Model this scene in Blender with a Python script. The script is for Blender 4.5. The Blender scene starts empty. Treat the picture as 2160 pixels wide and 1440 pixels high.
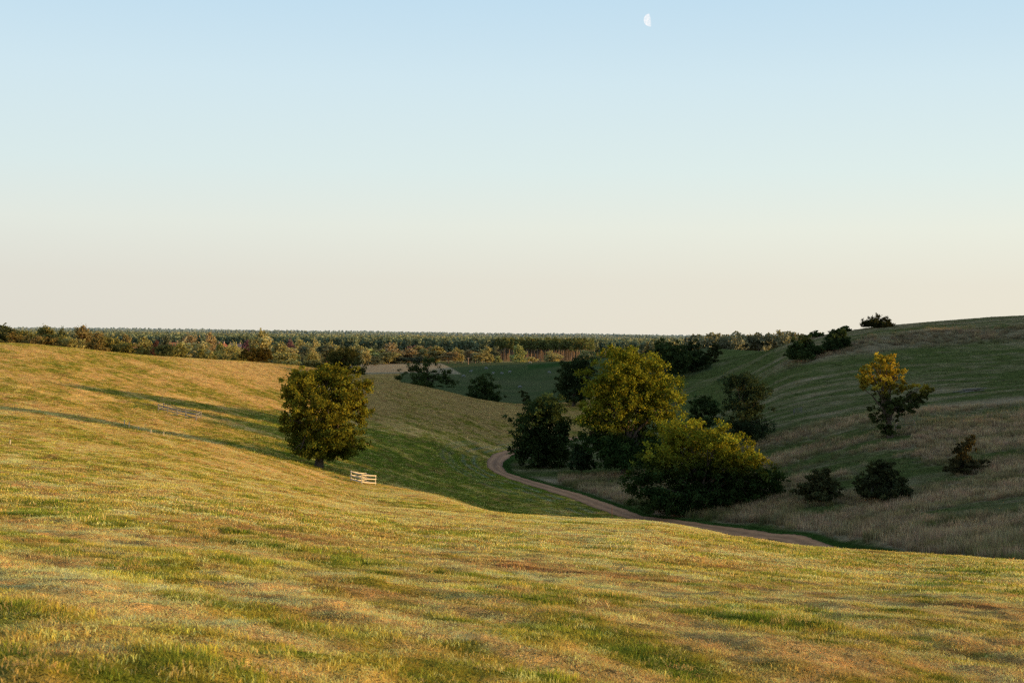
import bpy, math, random
import numpy as np
from mathutils import Matrix, Vector

random.seed(7)
rng = np.random.default_rng(7)
scene = bpy.context.scene
COL = scene.collection

# ------------------------------------------------------------------ camera
ROLL, PITCH = math.radians(0.7), math.radians(-0.344)
F = Vector((0, math.cos(PITCH), math.sin(PITCH)))
R0 = Vector((1, 0, 0)); U0 = R0.cross(F)
Rv = R0 * math.cos(ROLL) + U0 * math.sin(ROLL)
Uv = U0 * math.cos(ROLL) - R0 * math.sin(ROLL)
cam_d = bpy.data.cameras.new("camera"); cam = bpy.data.objects.new("camera", cam_d); COL.objects.link(cam)
M = Matrix((Rv, Uv, -F)).transposed().to_4x4(); cam.matrix_world = M
cam_d.lens = 50; cam_d.sensor_width = 36; cam_d.clip_start = 0.1; cam_d.clip_end = 40000
cam_d.dof.use_dof = True; cam_d.dof.focus_distance = 70; cam_d.dof.aperture_fstop = 8.0
scene.camera = cam

def ray(px, py):
    d = F + Rv * ((px - 1080) / 3000) + Uv * ((720 - py) / 3000)
    return d / d.y
def at(px, py, y):
    d = ray(px, py); return np.array((d.x * y, y, d.z * y))

# ------------------------------------------------------------------ noise
def _hash(ix, iy, s):
    h = (ix.astype(np.int64) * 374761393 + iy.astype(np.int64) * 668265263 + s * 974634777) & 0xffffffff
    h = ((h ^ (h >> 13)) * 1274126177) & 0xffffffff
    return ((h ^ (h >> 16)) & 0xffff) / 65535.0
def vnoise(x, y, s=0):
    ix, iy = np.floor(x), np.floor(y); fx, fy = x - ix, y - iy
    fx = fx * fx * (3 - 2 * fx); fy = fy * fy * (3 - 2 * fy)
    a = _hash(ix, iy, s); b = _hash(ix + 1, iy, s); c = _hash(ix, iy + 1, s); d = _hash(ix + 1, iy + 1, s)
    return (a * (1 - fx) + b * fx) * (1 - fy) + (c * (1 - fx) + d * fx) * fy
def fbm(x, y, s=0, n=4):
    o, a, t = 0, 1, 0
    for k in range(n):
        o = o + a * vnoise(x * 2 ** k, y * 2 ** k, s + k * 17); t += a; a *= .5
    return o / t
def sstep(a, b, x):
    t = np.clip((x - a) / (b - a), 0, 1); return t * t * (3 - 2 * t)
def lerp(a, b, t): return a + (b - a) * t

# ------------------------------------------------------------------ terrain height
# each profile: photo column, then (row, distance) for seen ground, and (distance, z) beyond the crest
PROF = {
 0: ([(1440,5.0),(1300,7.5),(1200,11.5),(1100,24),(1000,62),(920,128),(850,210),(800,270),(760,320),(728,370),(722.5,400)],
     [(440,-6),(600,-12),(900,-18)]),
 300: ([(1440,5.6),(1300,8.4),(1200,13.5),(1100,29),(1000,76),(940,143),(880,220),(830,280),(780,340),(749,400)],
     [(450,-9.5),(600,-15),(900,-20)]),
 600: ([(1440,6.3),(1300,9.6),(1200,16.5),(1100,39),(1030,92),(985,160),(950,200),(900,255),(850,310),(800,370),(768,420)],
     [(470,-13.5),(650,-20),(900,-22)]),
 765: ([(1440,6.7),(1300,10.2),(1200,19),(1100,53),(1050,106),(1018,168),(990,205),(950,240),(900,295),(850,345),(810,395),(792,430)],
     [(480,-17),(560,-20),(650,-19.5),(800,-18.5),(1000,-24)]),
 900: ([(1440,7.1),(1300,11),(1200,21.5),(1100,62),(1060,105),(1045,130),(1030,190),(1000,235),(950,265),(900,310),(860,350),(827,400),(815,430)],
     [(480,-21),(560,-20),(650,-18.7),(800,-17.5),(1000,-24)]),
 1100: ([(1440,7.6),(1300,11.7),(1200,24),(1140,45),(1100,75),(1085,100)],
     [(130,-17.2),(165,-22),(200,-24.9),(245,-25.2),(285,-25.9),(310,-24.7),(340,-22.5),(375,-21),(410,-20.3),(450,-24.3),(500,-24.3),(560,-22.3),(650,-19),(760,-15.4),(800,-17),(1000,-24)]),
 1340: ([(1440,8.4),(1300,13),(1200,28),(1140,48),(1110,71),(1098,95)],
     [(120,-17.5),(160,-22.8),(190,-24.5),(225,-24.4),(262,-24.6),(300,-23.5),(340,-22.1),(400,-19.3),(450,-14.4),(500,-12.5),(620,-10.8),(680,-10.2),(760,-14),(1000,-22)]),
 1500: ([(1440,8.9),(1300,14),(1200,32),(1150,52),(1130,70),(1120,88)],
     [(110,-17.3),(150,-22.6),(170,-23.6),(182,-23.5),(205,-23.4),(230,-22.5),(250,-21),(285,-20.2),(330,-19),(370,-16.4),(410,-12.7),(460,-8.1),(520,-6),(560,-5.2),(640,-9),(1000,-18)]),
 1700: ([(1440,9.6),(1300,15.3),(1200,37),(1168,54),(1150,73)],
     [(95,-16),(130,-21.3),(152,-22.4),(158,-21.9),(168,-21.6),(182,-21.2),(205,-19.8),(228,-18.3),(255,-16.2),(295,-13.8),(330,-9.9),(360,-6),(385,-2.6),(412,-.6),(440,-2),(600,-8),(1000,-16)]),
 1900: ([(1440,10.3),(1300,16.5),(1220,35),(1177,54),(1164,65)],
     [(85,-14.5),(110,-18.3),(132,-20),(140,-20),(152,-19.7),(172,-19.4),(192,-18.4),(208,-16.5),(222,-14.8),(260,-12.8),(310,-9.1),(338,-5.6),(348,-4.1),(368,.9),(390,2.4),(410,3.9),(450,3),(600,-4),(1000,-14)]),
 2160: ([(1440,11.2),(1300,18),(1230,34),(1192,50),(1181,60)],
     [(80,-13.5),(100,-16.5),(112,-17.4),(120,-17.4),(138,-17.7),(155,-17.3),(175,-16.6),(195,-15.3),(218,-13.5),(240,-11.6),(272,-9.5),(308,-6.7),(335,-3.6),(345,-2.3),(362,2.2),(385,4.6),(413,6.9),(450,6.5),(600,0),(1000,-12)]),
}
FAR = [(1250,-27),(1500,-27),(2500,-27),(4000,-27),(7000,-33),(9500,-36)]
NR = 900
LR = np.linspace(math.log(1.0), math.log(9500.0), NR)

def pchip(x, y, xi):
    x = np.asarray(x, float); y = np.asarray(y, float)
    h = np.diff(x); sh = (1,) * (y.ndim - 1); hh = h.reshape((-1,) + sh)
    d = np.diff(y, axis=0) / hh
    m = np.zeros_like(y)
    w1 = 2 * hh[1:] + hh[:-1]; w2 = hh[1:] + 2 * hh[:-1]
    same = d[1:] * d[:-1] > 0
    with np.errstate(divide='ignore', invalid='ignore'):
        mm = (w1 + w2) / (w1 / d[:-1] + w2 / d[1:])
    m[1:-1] = np.where(same, mm, 0); m[0] = d[0]; m[-1] = d[-1]
    i = np.clip(np.searchsorted(x, xi) - 1, 0, len(x) - 2)
    t = ((xi - x[i]) / h[i]).reshape((-1,) + sh); H = h[i].reshape((-1,) + sh)
    return ((2*t**3 - 3*t**2 + 1) * y[i] + (t**3 - 2*t**2 + t) * H * m[i] + (-2*t**3 + 3*t**2) * y[i+1] + (t**3 - t**2) * H * m[i+1])

ths, rows = [], []
def add_prof(th, pts):
    pts = sorted(pts); r = [p[0] for p in pts]; z = [p[1] for p in pts]
    v = pchip(np.log(r), z, LR)
    k = np.exp(-np.linspace(-2, 2, 9) ** 2); k /= k.sum()
    v = np.convolve(np.pad(v, 4, mode='edge'), k, mode='valid')
    ths.append(th); rows.append(v)
near = [(.5, -1.6)]
far0 = FAR
add_prof(-180, near + [(8,-1.3),(50,1),(150,3),(600,-5)] + far0)
add_prof(-90, near + [(8,-.7),(50,.5),(150,-4),(400,-6),(700,-12)] + far0)
add_prof(-45, near + [(8,-1.3),(20,-2.2),(80,-5.5),(200,-9.5),(300,-6),(400,-3),(600,-11)] + far0)
for px in sorted(PROF):
    seen, bey = PROF[px]
    c = math.hypot(1, (px - 1080) / 3000)
    pts = [(y * c, at(px, py, y)[2]) for py, y in seen] + [(y * c, z) for y, z in bey]
    add_prof(math.degrees(math.atan((px - 1080) / 3000)), near + pts + far0)
add_prof(32, near + [(8,-2.2),(20,-4.2),(60,-9.7),(100,-14),(150,-14),(200,-12),(260,-7),(330,2),(400,10),(480,9),(650,2)] + far0)
add_prof(60, near + [(8,-2.6),(50,-9),(90,-12),(140,-10),(200,-8),(260,-5),(320,-3),(500,0)] + far0)
add_prof(95, near + [(8,-2.8),(50,-8.5),(90,-10),(140,-9),(200,-6),(260,-4),(350,-4)] + far0)
add_prof(135, near + [(8,-2.2),(100,-4),(300,-6)] + far0)
add_prof(180, near + [(8,-1.3),(50,1),(150,3),(600,-5)] + far0)
TH = np.linspace(-180, 180, 3601)
TAB = pchip(np.array(ths), np.array(rows), TH)
CZ = [(-400,-4),(-200,-1.2),(40,2.8),(80,6.3),(100,7.3),(138,5.8),(162,.5),(169,1.5),(175,8.5),(187,9.5),(193,0),(203,-.5),(211,5),(219,10.5),(237,10.5),(243,-3),(267,-3),(280,5.8),(320,6.3),(375,6.8),(392,4.4),(408,8.7),(430,15.4),(460,16.7),(620,16.7),(660,5.7),(720,-6.3),(900,-23)]  # unseen ridge on the right, crest heights shaped to cast the valley shade
def height(x, y):
    x = np.asarray(x, float); y = np.asarray(y, float)
    r = np.maximum(np.hypot(x, y), 1.0); th = np.degrees(np.arctan2(x, y))
    u = np.clip((np.log(r) - LR[0]) / (LR[1] - LR[0]), 0, NR - 1.001); v = np.clip((th + 180) * 10, 0, 3599.999)
    i = u.astype(int); j = v.astype(int); fu = u - i; fv = v - j
    z = (TAB[j, i] * (1 - fu) + TAB[j, i+1] * fu) * (1 - fv) + (TAB[j+1, i] * (1 - fu) + TAB[j+1, i+1] * fu) * fv
    c = y + .268 * x
    zr = np.interp(c, [a for a, _ in CZ], [b for _, b in CZ]) + (fbm(c / 14, c * 0, 5, 3) - .5) * 2.0
    z = z + np.maximum(zr - z, 0) * np.exp(-((x - 260) / 50) ** 2) * sstep(21, 26, th) * (1 - sstep(150, 170, th))
    # small relief
    z = z + (fbm(x / 9, y / 9, 3, 3) - .5) * .35 * sstep(15, 60, r) * (1 - sstep(500, 900, r))
    z = z + (fbm(x / 1.3, y / 1.3, 8, 3) - .5) * .10 * (1 - sstep(60, 120, r))
    z = z + (fbm(x / .7, y / .7, 9, 3) - .5) * .17 * (1 - sstep(25, 45, r))
    z = z + (fbm(x / 260, y / 260, 12, 4) - .5) * 16 * sstep(1700, 3200, r)
    z = z + (fbm(x / 10, y / 6, 31, 3) - .5) * 2.2 * sstep(348, 358, y) * (1 - sstep(375, 390, y)) * sstep(9, 13, th)
    return z
def pick(px, py, y0=5, y1=1400):
    ys = np.exp(np.linspace(math.log(y0), math.log(y1), 5000)); d = ray(px, py)
    g = height(d.x * ys, ys) - d.z * ys
    k = np.argmax(g >= 0) if (g >= 0).any() else len(ys) - 1
    y = ys[k]; return np.array((d.x * y, y, float(height(d.x * y, y))))

# ------------------------------------------------------------------ helpers
def tag(o, label=None, cat=None, group=None, kind=None):
    if label: o["label"] = label
    if cat: o["category"] = cat
    if group: o["group"] = group
    if kind: o["kind"] = kind
    return o
def empty(name, loc, rz=0, parent=None):
    o = bpy.data.objects.new(name, None); COL.objects.link(o); o.location = [float(v) for v in loc]; o.rotation_euler = (0, 0, rz)
    o.empty_display_size = .2
    if parent: o.parent = parent
    return o
def mesh_np(name, V, Fq, Ft=None, color=None, smooth=False):
    me = bpy.data.meshes.new(name)
    V = np.asarray(V, np.float32).reshape(-1, 3)
    Fq = np.zeros((0, 4), np.int32) if Fq is None else np.asarray(Fq, np.int32).reshape(-1, 4)
    Ft = np.zeros((0, 3), np.int32) if Ft is None else np.asarray(Ft, np.int32).reshape(-1, 3)
    me.vertices.add(len(V)); me.vertices.foreach_set("co", V.ravel())
    nl = Fq.size + Ft.size; me.loops.add(nl)
    me.loops.foreach_set("vertex_index", np.concatenate([Fq.ravel(), Ft.ravel()]))
    nf = len(Fq) + len(Ft); me.polygons.add(nf)
    st = np.concatenate([np.arange(len(Fq)) * 4, Fq.size + np.arange(len(Ft)) * 3]).astype(np.int32)
    me.polygons.foreach_set("loop_start", st)
    if smooth: me.polygons.foreach_set("use_smooth", np.ones(nf, bool))
    if color is not None:
        a = me.color_attributes.new("col", 'FLOAT_COLOR', 'POINT')
        c = np.ones((len(V), 4), np.float32); c[:, :3] = color; a.data.foreach_set("color", c.ravel())
    me.update(); me.validate()
    return me
def obj(name, me, mat=None, parent=None):
    o = bpy.data.objects.new(name, me); COL.objects.link(o)
    if mat and not me.materials: me.materials.append(mat)
    if parent: o.parent = parent
    return o
def new_mat(name):
    m = bpy.data.materials.new(name); m.use_nodes = True; nt = m.node_tree; nt.nodes.clear()
    return m, nt, nt.nodes, nt.links
def N(nodes, t, **kw):
    n = nodes.new(t)
    for k, v in kw.items(): setattr(n, k, v)
    return n
def mixrgb(nd, lk, mode, fac, a, b):
    n = nd.new('ShaderNodeMix'); n.data_type = 'RGBA'; n.blend_type = mode
    for s, v in ((0, fac), (6, a), (7, b)):
        if hasattr(v, 'is_linked'): lk.new(v, n.inputs[s])
        elif s == 0: n.inputs[0].default_value = v
        else: n.inputs[s].default_value = (*v, 1)
    return n.outputs[2]
def noise(nd, lk, vec, scale, detail=4, rough=.6):
    n = nd.new('ShaderNodeTexNoise'); n.inputs['Scale'].default_value = scale; n.inputs['Detail'].default_value = detail; n.inputs['Roughness'].default_value = rough
    if vec is not None: lk.new(vec, n.inputs['Vector'])
    return n
def ramp(nd, lk, v, stops):
    n = nd.new('ShaderNodeValToRGB'); e = n.color_ramp.elements
    while len(e) < len(stops): e.new(.5)
    for k, (p, c) in enumerate(stops): e[k].position = p; e[k].color = (*(c if hasattr(c, '__len__') else (c,) * 3), 1)
    if v is not None: lk.new(v, n.inputs[0])
    return n.outputs[0]

# ------------------------------------------------------------------ materials
def mat_ground():  # turf: colour from the field map, broken up by noise at several scales
    m, nt, nd, lk = new_mat("ground_turf")
    out = N(nd, 'ShaderNodeOutputMaterial'); b = N(nd, 'ShaderNodeBsdfDiffuse'); b.inputs['Roughness'].default_value = 1
    at_ = N(nd, 'ShaderNodeAttribute', attribute_name='col'); g = N(nd, 'ShaderNodeNewGeometry')
    n1 = noise(nd, lk, g.outputs['Position'], 9, 5, .7); n2 = noise(nd, lk, g.outputs['Position'], 1.1, 6, .72)
    v1 = ramp(nd, lk, n1.outputs['Fac'], [(.3, .55), (.7, 1.45)]); v2 = ramp(nd, lk, n2.outputs['Fac'], [(.32, (.62, .66, .6)), (.68, (1.4, 1.32, 1.3))])
    c = mixrgb(nd, lk, 'MULTIPLY', 1, at_.outputs['Color'], v1); c = mixrgb(nd, lk, 'MULTIPLY', 1, c, v2)
    lk.new(c, b.inputs['Color'])
    bp = N(nd, 'ShaderNodeBump'); bp.inputs['Strength'].default_value = 1; bp.inputs['Distance'].default_value = .5
    lk.new(n2.outputs['Fac'], bp.inputs['Height'])
    bp2 = N(nd, 'ShaderNodeBump'); bp2.inputs['Strength'].default_value = .9; bp2.inputs['Distance'].default_value = .12
    lk.new(n1.outputs['Fac'], bp2.inputs['Height']); lk.new(bp.outputs[0], bp2.inputs['Normal']); lk.new(bp2.outputs[0], b.inputs['Normal'])
    lk.new(b.outputs[0], out.inputs[0]); return m
def mat_leaf(name, trans=.35, attr='col', atype='GEOMETRY', obj_col=True):
    m, nt, nd, lk = new_mat(name)
    out = N(nd, 'ShaderNodeOutputMaterial'); d = N(nd, 'ShaderNodeBsdfDiffuse'); t = N(nd, 'ShaderNodeBsdfTranslucent'); mx = N(nd, 'ShaderNodeMixShader')
    a = N(nd, 'ShaderNodeAttribute', attribute_name=attr); a.attribute_type = atype
    c = a.outputs['Color']
    if obj_col:
        oi = N(nd, 'ShaderNodeObjectInfo'); c = mixrgb(nd, lk, 'MULTIPLY', 1, c, oi.outputs['Color'])
    lk.new(c, d.inputs[0]); tc = mixrgb(nd, lk, 'MULTIPLY', 1, c, (1.25, 1.15, .6)); lk.new(tc, t.inputs[0])
    mx.inputs[0].default_value = trans; lk.new(d.outputs[0], mx.inputs[1]); lk.new(t.outputs[0], mx.inputs[2]); lk.new(mx.outputs[0], out.inputs[0])
    return m
def mat_blade():   # grass blades: colour of the tuft times a per-blade value
    m, nt, nd, lk = new_mat("grass_blade")
    out = N(nd, 'ShaderNodeOutputMaterial'); d = N(nd, 'ShaderNodeBsdfDiffuse'); t = N(nd, 'ShaderNodeBsdfTranslucent'); mx = N(nd, 'ShaderNodeMixShader')
    a = N(nd, 'ShaderNodeAttribute', attribute_name='tint'); a.attribute_type = 'INSTANCER'
    b = N(nd, 'ShaderNodeAttribute', attribute_name='col')
    c = mixrgb(nd, lk, 'MULTIPLY', 1, a.outputs['Color'], b.outputs['Color'])
    lk.new(c, d.inputs[0]); lk.new(c, t.inputs[0]); mx.inputs[0].default_value = .42
    lk.new(d.outputs[0], mx.inputs[1]); lk.new(t.outputs[0], mx.inputs[2]); lk.new(mx.outputs[0], out.inputs[0]); return m
def mat_rough(name, c1, c2, scale=6, stretch=(1, 1, 1), bump=.3, rough=.9, objc=False):
    m, nt, nd, lk = new_mat(name)
    out = N(nd, 'ShaderNodeOutputMaterial'); b = N(nd, 'ShaderNodeBsdfPrincipled'); b.inputs['Roughness'].default_value = rough
    b.inputs['Specular IOR Level'].default_value = .2
    tc = N(nd, 'ShaderNodeTexCoord'); mp = N(nd, 'ShaderNodeMapping'); mp.inputs['Scale'].default_value = stretch; lk.new(tc.outputs['Object'], mp.inputs[0])
    n = noise(nd, lk, mp.outputs[0], scale, 6, .65); c = ramp(nd, lk, n.outputs['Fac'], [(.3, c1), (.7, c2)])
    lk.new(c, b.inputs['Base Color'])
    bp = N(nd, 'ShaderNodeBump'); bp.inputs['Strength'].default_value = bump; bp.inputs['Distance'].default_value = .05
    lk.new(n.outputs['Fac'], bp.inputs['Height']); lk.new(bp.outputs[0], b.inputs['Normal']); lk.new(b.outputs[0], out.inputs[0]); return m
MG = mat_ground(); ML = mat_leaf("leaves"); MB = mat_blade()
MBARK = mat_rough("bark", (.055, .04, .028), (.17, .12, .08), 5, (1, 1, .3), .8)
MPATH = mat_rough("path_gravel", (.36, .155, .06), (.54, .26, .11), 1.2, (1, 1, 1), .5)
MWOOD = mat_rough("weathered_timber", (.58, .46, .30), (.80, .68, .48), 3, (1, 1, 1), .3)
MWOODG = mat_rough("grey_timber", (.22, .19, .15), (.38, .33, .27), 3, (1, 1, 1), .3)
MPALE = mat_rough("bleached_timber", (.13, .115, .085), (.24, .21, .16), 3, (1, 1, 1), .3)

# ------------------------------------------------------------------ the path as a line in the world
Ppx = [(1075,955),(1056,963),(1046,972),(1044,984),(1056,996),(1092,1010),(1150,1027),(1230,1052),(1292,1074),(1325,1087)]
P = [pick(px, py, 140)[:2] for px, py in Ppx]
P = [P[0] + np.array((16, 22)), P[0] + np.array((6, 12))] + P
P += [pick(px, py, 125)[:2] for px, py in [(1380,1097),(1440,1104),(1520,1116),(1610,1131),(1700,1147)]]
P += [at(1900, 1150, 124)[:2], at(2160, 1150, 103)[:2], np.array((60., 82.)), np.array((90., 62.)), np.array((130., 45.))]
P = np.array(P)
tt = np.arange(len(P)); tf = np.linspace(0, len(P) - 1, 900)
def catmull(P, tf):
    i = np.clip(np.floor(tf).astype(int), 0, len(P) - 2); t = (tf - i)[:, None]
    p0 = P[np.maximum(i-1, 0)]; p1 = P[i]; p2 = P[i+1]; p3 = P[np.minimum(i+2, len(P)-1)]
    return .5 * ((2*p1) + (-p0+p2)*t + (2*p0-5*p1+4*p2-p3)*t*t + (-p0+3*p1-3*p2+p3)*t**3)
PL = catmull(P, tf)
for _ in range(25):
    PL[1:-1] = (PL[:-2] + PL[1:-1] * 2 + PL[2:]) / 4
PT = np.gradient(PL, axis=0); PT /= np.linalg.norm(PT, axis=1)[:, None]
PN = np.stack([-PT[:, 1], PT[:, 0]], 1)   # left-hand normal when walking towards the near right end: the far side
def path_sd(x, y):
    """signed distance to the path, positive on the far / right side"""
    x = np.atleast_1d(np.asarray(x, float)); y = np.atleast_1d(np.asarray(y, float))
    o = np.full(x.shape, 999.); idx = np.where((x > -60) & (x < 160) & (y > 30) & (y < 360))[0]
    S = slice(0, None, 3); A = PL[S]; Nn = PN[S]
    for k in range(0, len(idx), 20000):
        q = idx[k:k+20000]; dx = x[q][:, None] - A[:, 0]; dy = y[q][:, None] - A[:, 1]
        d2 = dx * dx + dy * dy; j = d2.argmin(1); a = np.arange(len(q))
        s = np.sign(dx[a, j] * Nn[j, 0] + dy[a, j] * Nn[j, 1]); o[q] = np.sqrt(d2[a, j]) * s
    return o

# ------------------------------------------------------------------ ground colour (surface colours, with valley shade partly put into the tones)
C = lambda *v: np.array(v, float)
def ground_info(x, y):
    r = np.hypot(x, y); th = np.degrees(np.arctan2(x, y)); sd = path_sd(x, y)
    # mown turf
    # bands run along the contour: stretch the noise along +x with a slight tilt
    u = x * .5 - y * .866; v = x * .866 + y * .5; bw = .35 + .65 * sstep(15, 70, r)
    big = fbm(u / 24 , v / 7, 40, 4) * .5 + fbm(u / 9, v / 2.0, 41, 4) * .5; med = fbm(u / 1.8, v / .8, 44, 4); fine = fbm(x / .5, y / .5, 48, 3)
    nearw = 1 - sstep(40, 90, r)
    dry = .66 + (big - .5) * 2.6 + (med - .5) * (1.5 + 1.3 * nearw) + (fine - .5) * (1.0 + .8 * nearw)
    dry = dry + .45 * sstep(280, 370, y) * (1 - sstep(1, 6, th)) * sstep(-16, -10, th)
    dry = dry + .2 * sstep(12, 16, r) * 0 + .35 * (1 - sstep(9, 17, r))
    hayl = sstep(.58, .74, vnoise(u / 5 + fbm(x / 3, y / 3, 98, 2) * 1.5, v / .55, 101)) * (1 - sstep(90, 160, r)) + .8 * sstep(.6, .75, vnoise(u / 14, v / 2.2, 102)) * sstep(40, 80, r) * (1 - sstep(280, 340, r))
    dry = dry - .04 + .42 * hayl + .12 * (1 - sstep(-4, 4, x)) * (1 - sstep(15, 30, y))
    dry = dry - 1.0 * (1 - sstep(6.2, 7.4, y + (fbm(x / .9, y / .6, 103, 3) - .5) * 2.5)) * (1 - sstep(-.5, 1.2, x))
    dry = dry - .25 * np.exp(-((x - 12) / 14) ** 2) * np.exp(-((y - 22) / 9) ** 2)
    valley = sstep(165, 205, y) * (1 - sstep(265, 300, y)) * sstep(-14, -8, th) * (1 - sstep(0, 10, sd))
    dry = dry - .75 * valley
    dry = np.clip(dry, 0, 1)[..., None]
    green, olive, straw, soil = C(.19, .215, .024), C(.45, .345, .05), C(.82, .50, .165), C(.38, .19, .07)
    c = np.where(dry < .5, lerp(green, olive, dry * 2), lerp(olive, straw, dry * 2 - 1)); c = c * (1 + .22 * hayl[..., None]) * (.78 + .44 * fbm(u / 2.5, v / .9, 104, 3))[..., None]
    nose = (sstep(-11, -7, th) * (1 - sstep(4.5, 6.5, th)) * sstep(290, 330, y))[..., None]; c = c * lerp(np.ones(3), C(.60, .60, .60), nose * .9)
    so = sstep(.63, .72, fbm(u / 3, v / 1.0, 60, 4))[..., None] * .6
    so2 = (np.exp(-((y - 27 + .9 * (x + 2)) / 3.0) ** 2) * sstep(.42, .6, fbm(x / 1.5, y / 1.5, 63, 3)))[..., None] * .85 * (np.abs(x - 1) < 9)[..., None]
    c = lerp(c, soil, np.maximum(so * sstep(9, 15, r)[..., None], so2))
    # tyre marks beside the path on the mown side
    tr = np.zeros_like(r)
    for off in (3.6, 5.6, 8.0, 9.4):
        tr = np.maximum(tr, np.exp(-((sd + off + (fbm(x / 25, y / 25, 71, 2) - .5) * 2) / .28) ** 2) * (.9 if off < 7 else .5))
    c = lerp(c, C(.30, .31, .20), (tr * .95 * sstep(.25, .5, fbm(x / 6, y / 6, 70, 2)))[..., None])
    # right-hand hill
    right = (sd > 0) & (sd < 900) | (th > 5) & (y > 190)
    right = right & ~((th < 5) & (y > 345)) & (y > 60)
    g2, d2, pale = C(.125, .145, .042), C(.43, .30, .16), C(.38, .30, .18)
    bn = fbm(x / 22, y / 5, 80, 4); bm = fbm(x / 5, y / 2, 84, 4)
    lush = .12 + (bn - .5) * 1.6 + (bm - .5) * 1.2
    tall = sstep(1.2, 3.2, sd) * (1 - sstep(226, 240, y))            # long dry grass near the path
    tallb = tall * sstep(.40, .52, .25 * bm + .75 * fbm(x / 17, y / 9, 90, 3))
    tallb = np.maximum(tallb, sstep(3.6, 4.6, sd) * (1 - sstep(8, 11, sd)) * (x > 22) * .95)
    band = np.exp(-((y - 243 - .10 * x) / 7) ** 2)
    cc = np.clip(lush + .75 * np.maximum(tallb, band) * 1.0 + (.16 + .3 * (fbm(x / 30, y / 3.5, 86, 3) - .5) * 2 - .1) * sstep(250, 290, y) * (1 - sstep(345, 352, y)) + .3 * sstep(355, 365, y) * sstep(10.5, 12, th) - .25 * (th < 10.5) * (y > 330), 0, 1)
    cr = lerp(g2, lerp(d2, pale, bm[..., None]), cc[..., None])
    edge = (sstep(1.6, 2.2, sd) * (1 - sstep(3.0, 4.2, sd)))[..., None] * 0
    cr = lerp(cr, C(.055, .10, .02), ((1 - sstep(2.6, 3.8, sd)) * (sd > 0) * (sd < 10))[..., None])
    bank = sstep(350, 356, y) * (1 - sstep(366, 374, y)) * sstep(10.5, 12, th)
    cr = lerp(cr, lerp(C(.12, .10, .05), C(.44, .33, .20), fbm(x / 6, y / 3, 95, 4)[..., None]), (bank * .8)[..., None])
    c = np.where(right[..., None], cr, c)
    # sheep pasture beyond the nose, stubble field, far land
    past = (th > -4.5) & (y > 432) & (y < 900) & (th < 8)
    pc = lerp(C(.075, .105, .035), C(.14, .14, .06), np.clip(fbm(x / 30, y / 12, 100, 4) * 1.6 - .3, 0, 1)[..., None])
    pc = lerp(pc, C(.035, .085, .02), (sstep(675, 690, y) * (1 - sstep(715, 725, y)) * (x > 8))[..., None] * .7)
    c = np.where(past[..., None], pc, c)
    stub = (y > 645) & (y < 830) & (th <= 0.2) & (th > -9)
    c = np.where(stub[..., None] & (x + (y - 640) * .12 < -22)[..., None], lerp(C(.36, .26, .15), C(.46, .36, .21), fbm(x / 30, y / 4, 110, 3)[..., None]), c)
    farf = (y > 830)
    c = np.where(farf[..., None], lerp(C(.10, .12, .03), C(.36, .29, .12), sstep(.42, .58, fbm(x / 90, y / 60, 120, 3))[..., None]), c)
    c = np.where((r > 1450)[..., None], C(.05, .07, .03), c)
    tallm = np.maximum(np.maximum(tallb, band * .8), bank * (fbm(x / 8, y / 4, 97, 3) > .42)) * right * (sd > 3.0)
    return np.clip(c, .01, 1), tallm, dry[..., 0], right

# ------------------------------------------------------------------ terrain mesh (polar sheet around the viewpoint, out to the horizon)
tha = np.unique(np.round(np.concatenate([np.arange(-180, -26, 3.), np.arange(-26, -21, .3), np.arange(-21, 21, .09), np.arange(21, 27, .3), np.arange(27, 180, 1.5)]), 3))
ra = np.exp(np.unique(np.concatenate([np.arange(math.log(1.2), math.log(7), .03), np.arange(math.log(7), math.log(100), .0085), np.arange(math.log(100), math.log(460), .005), np.arange(math.log(460), math.log(1500), .01), np.arange(math.log(1500), math.log(9400), .04)])))
TT, RR = np.meshgrid(np.radians(tha), ra, indexing='ij')
X = (RR * np.sin(TT)).ravel(); Y = (RR * np.cos(TT)).ravel(); Z = height(X, Y)
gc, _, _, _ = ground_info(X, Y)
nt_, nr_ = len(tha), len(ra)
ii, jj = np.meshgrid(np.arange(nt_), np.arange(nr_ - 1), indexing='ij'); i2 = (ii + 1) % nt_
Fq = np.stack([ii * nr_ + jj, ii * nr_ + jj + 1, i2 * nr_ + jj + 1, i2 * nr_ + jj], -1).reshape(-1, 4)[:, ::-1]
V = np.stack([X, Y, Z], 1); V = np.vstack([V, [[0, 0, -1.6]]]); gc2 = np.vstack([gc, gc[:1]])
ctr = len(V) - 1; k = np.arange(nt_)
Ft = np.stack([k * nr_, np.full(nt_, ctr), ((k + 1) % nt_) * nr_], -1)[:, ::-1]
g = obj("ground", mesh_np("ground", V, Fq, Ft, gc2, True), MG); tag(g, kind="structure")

# path strip
w = 1.6 + .5 * (fbm(tf * 1.7, tf * 0, 2, 3) - .5)
cols = np.linspace(-1, 1, 9); PV = []
for k_, s in enumerate(cols):
    q = PL + PN * (w * s)[:, None] + (PN * ((fbm(tf * 25, tf * 0 + s, 6, 2) - .5) * .35)[:, None] if abs(s) == 1 else 0)
    PV.append(np.column_stack([q, height(q[:, 0], q[:, 1]) + (.07 if abs(s) < 1 else .03)]))
PV = np.stack(PV, 1); n = len(PL); a, b = np.meshgrid(np.arange(n - 1), np.arange(8), indexing='ij')
FqP = np.stack([a * 9 + b, a * 9 + b + 1, (a + 1) * 9 + b + 1, (a + 1) * 9 + b], -1).reshape(-1, 4)[:, ::-1]
pcx = 1 + .22 * np.exp(-((np.abs(cols) - .5) / .16) ** 2) - .22 * np.exp(-(cols / .2) ** 2); pcx[[0, -1]] = .6
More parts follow.
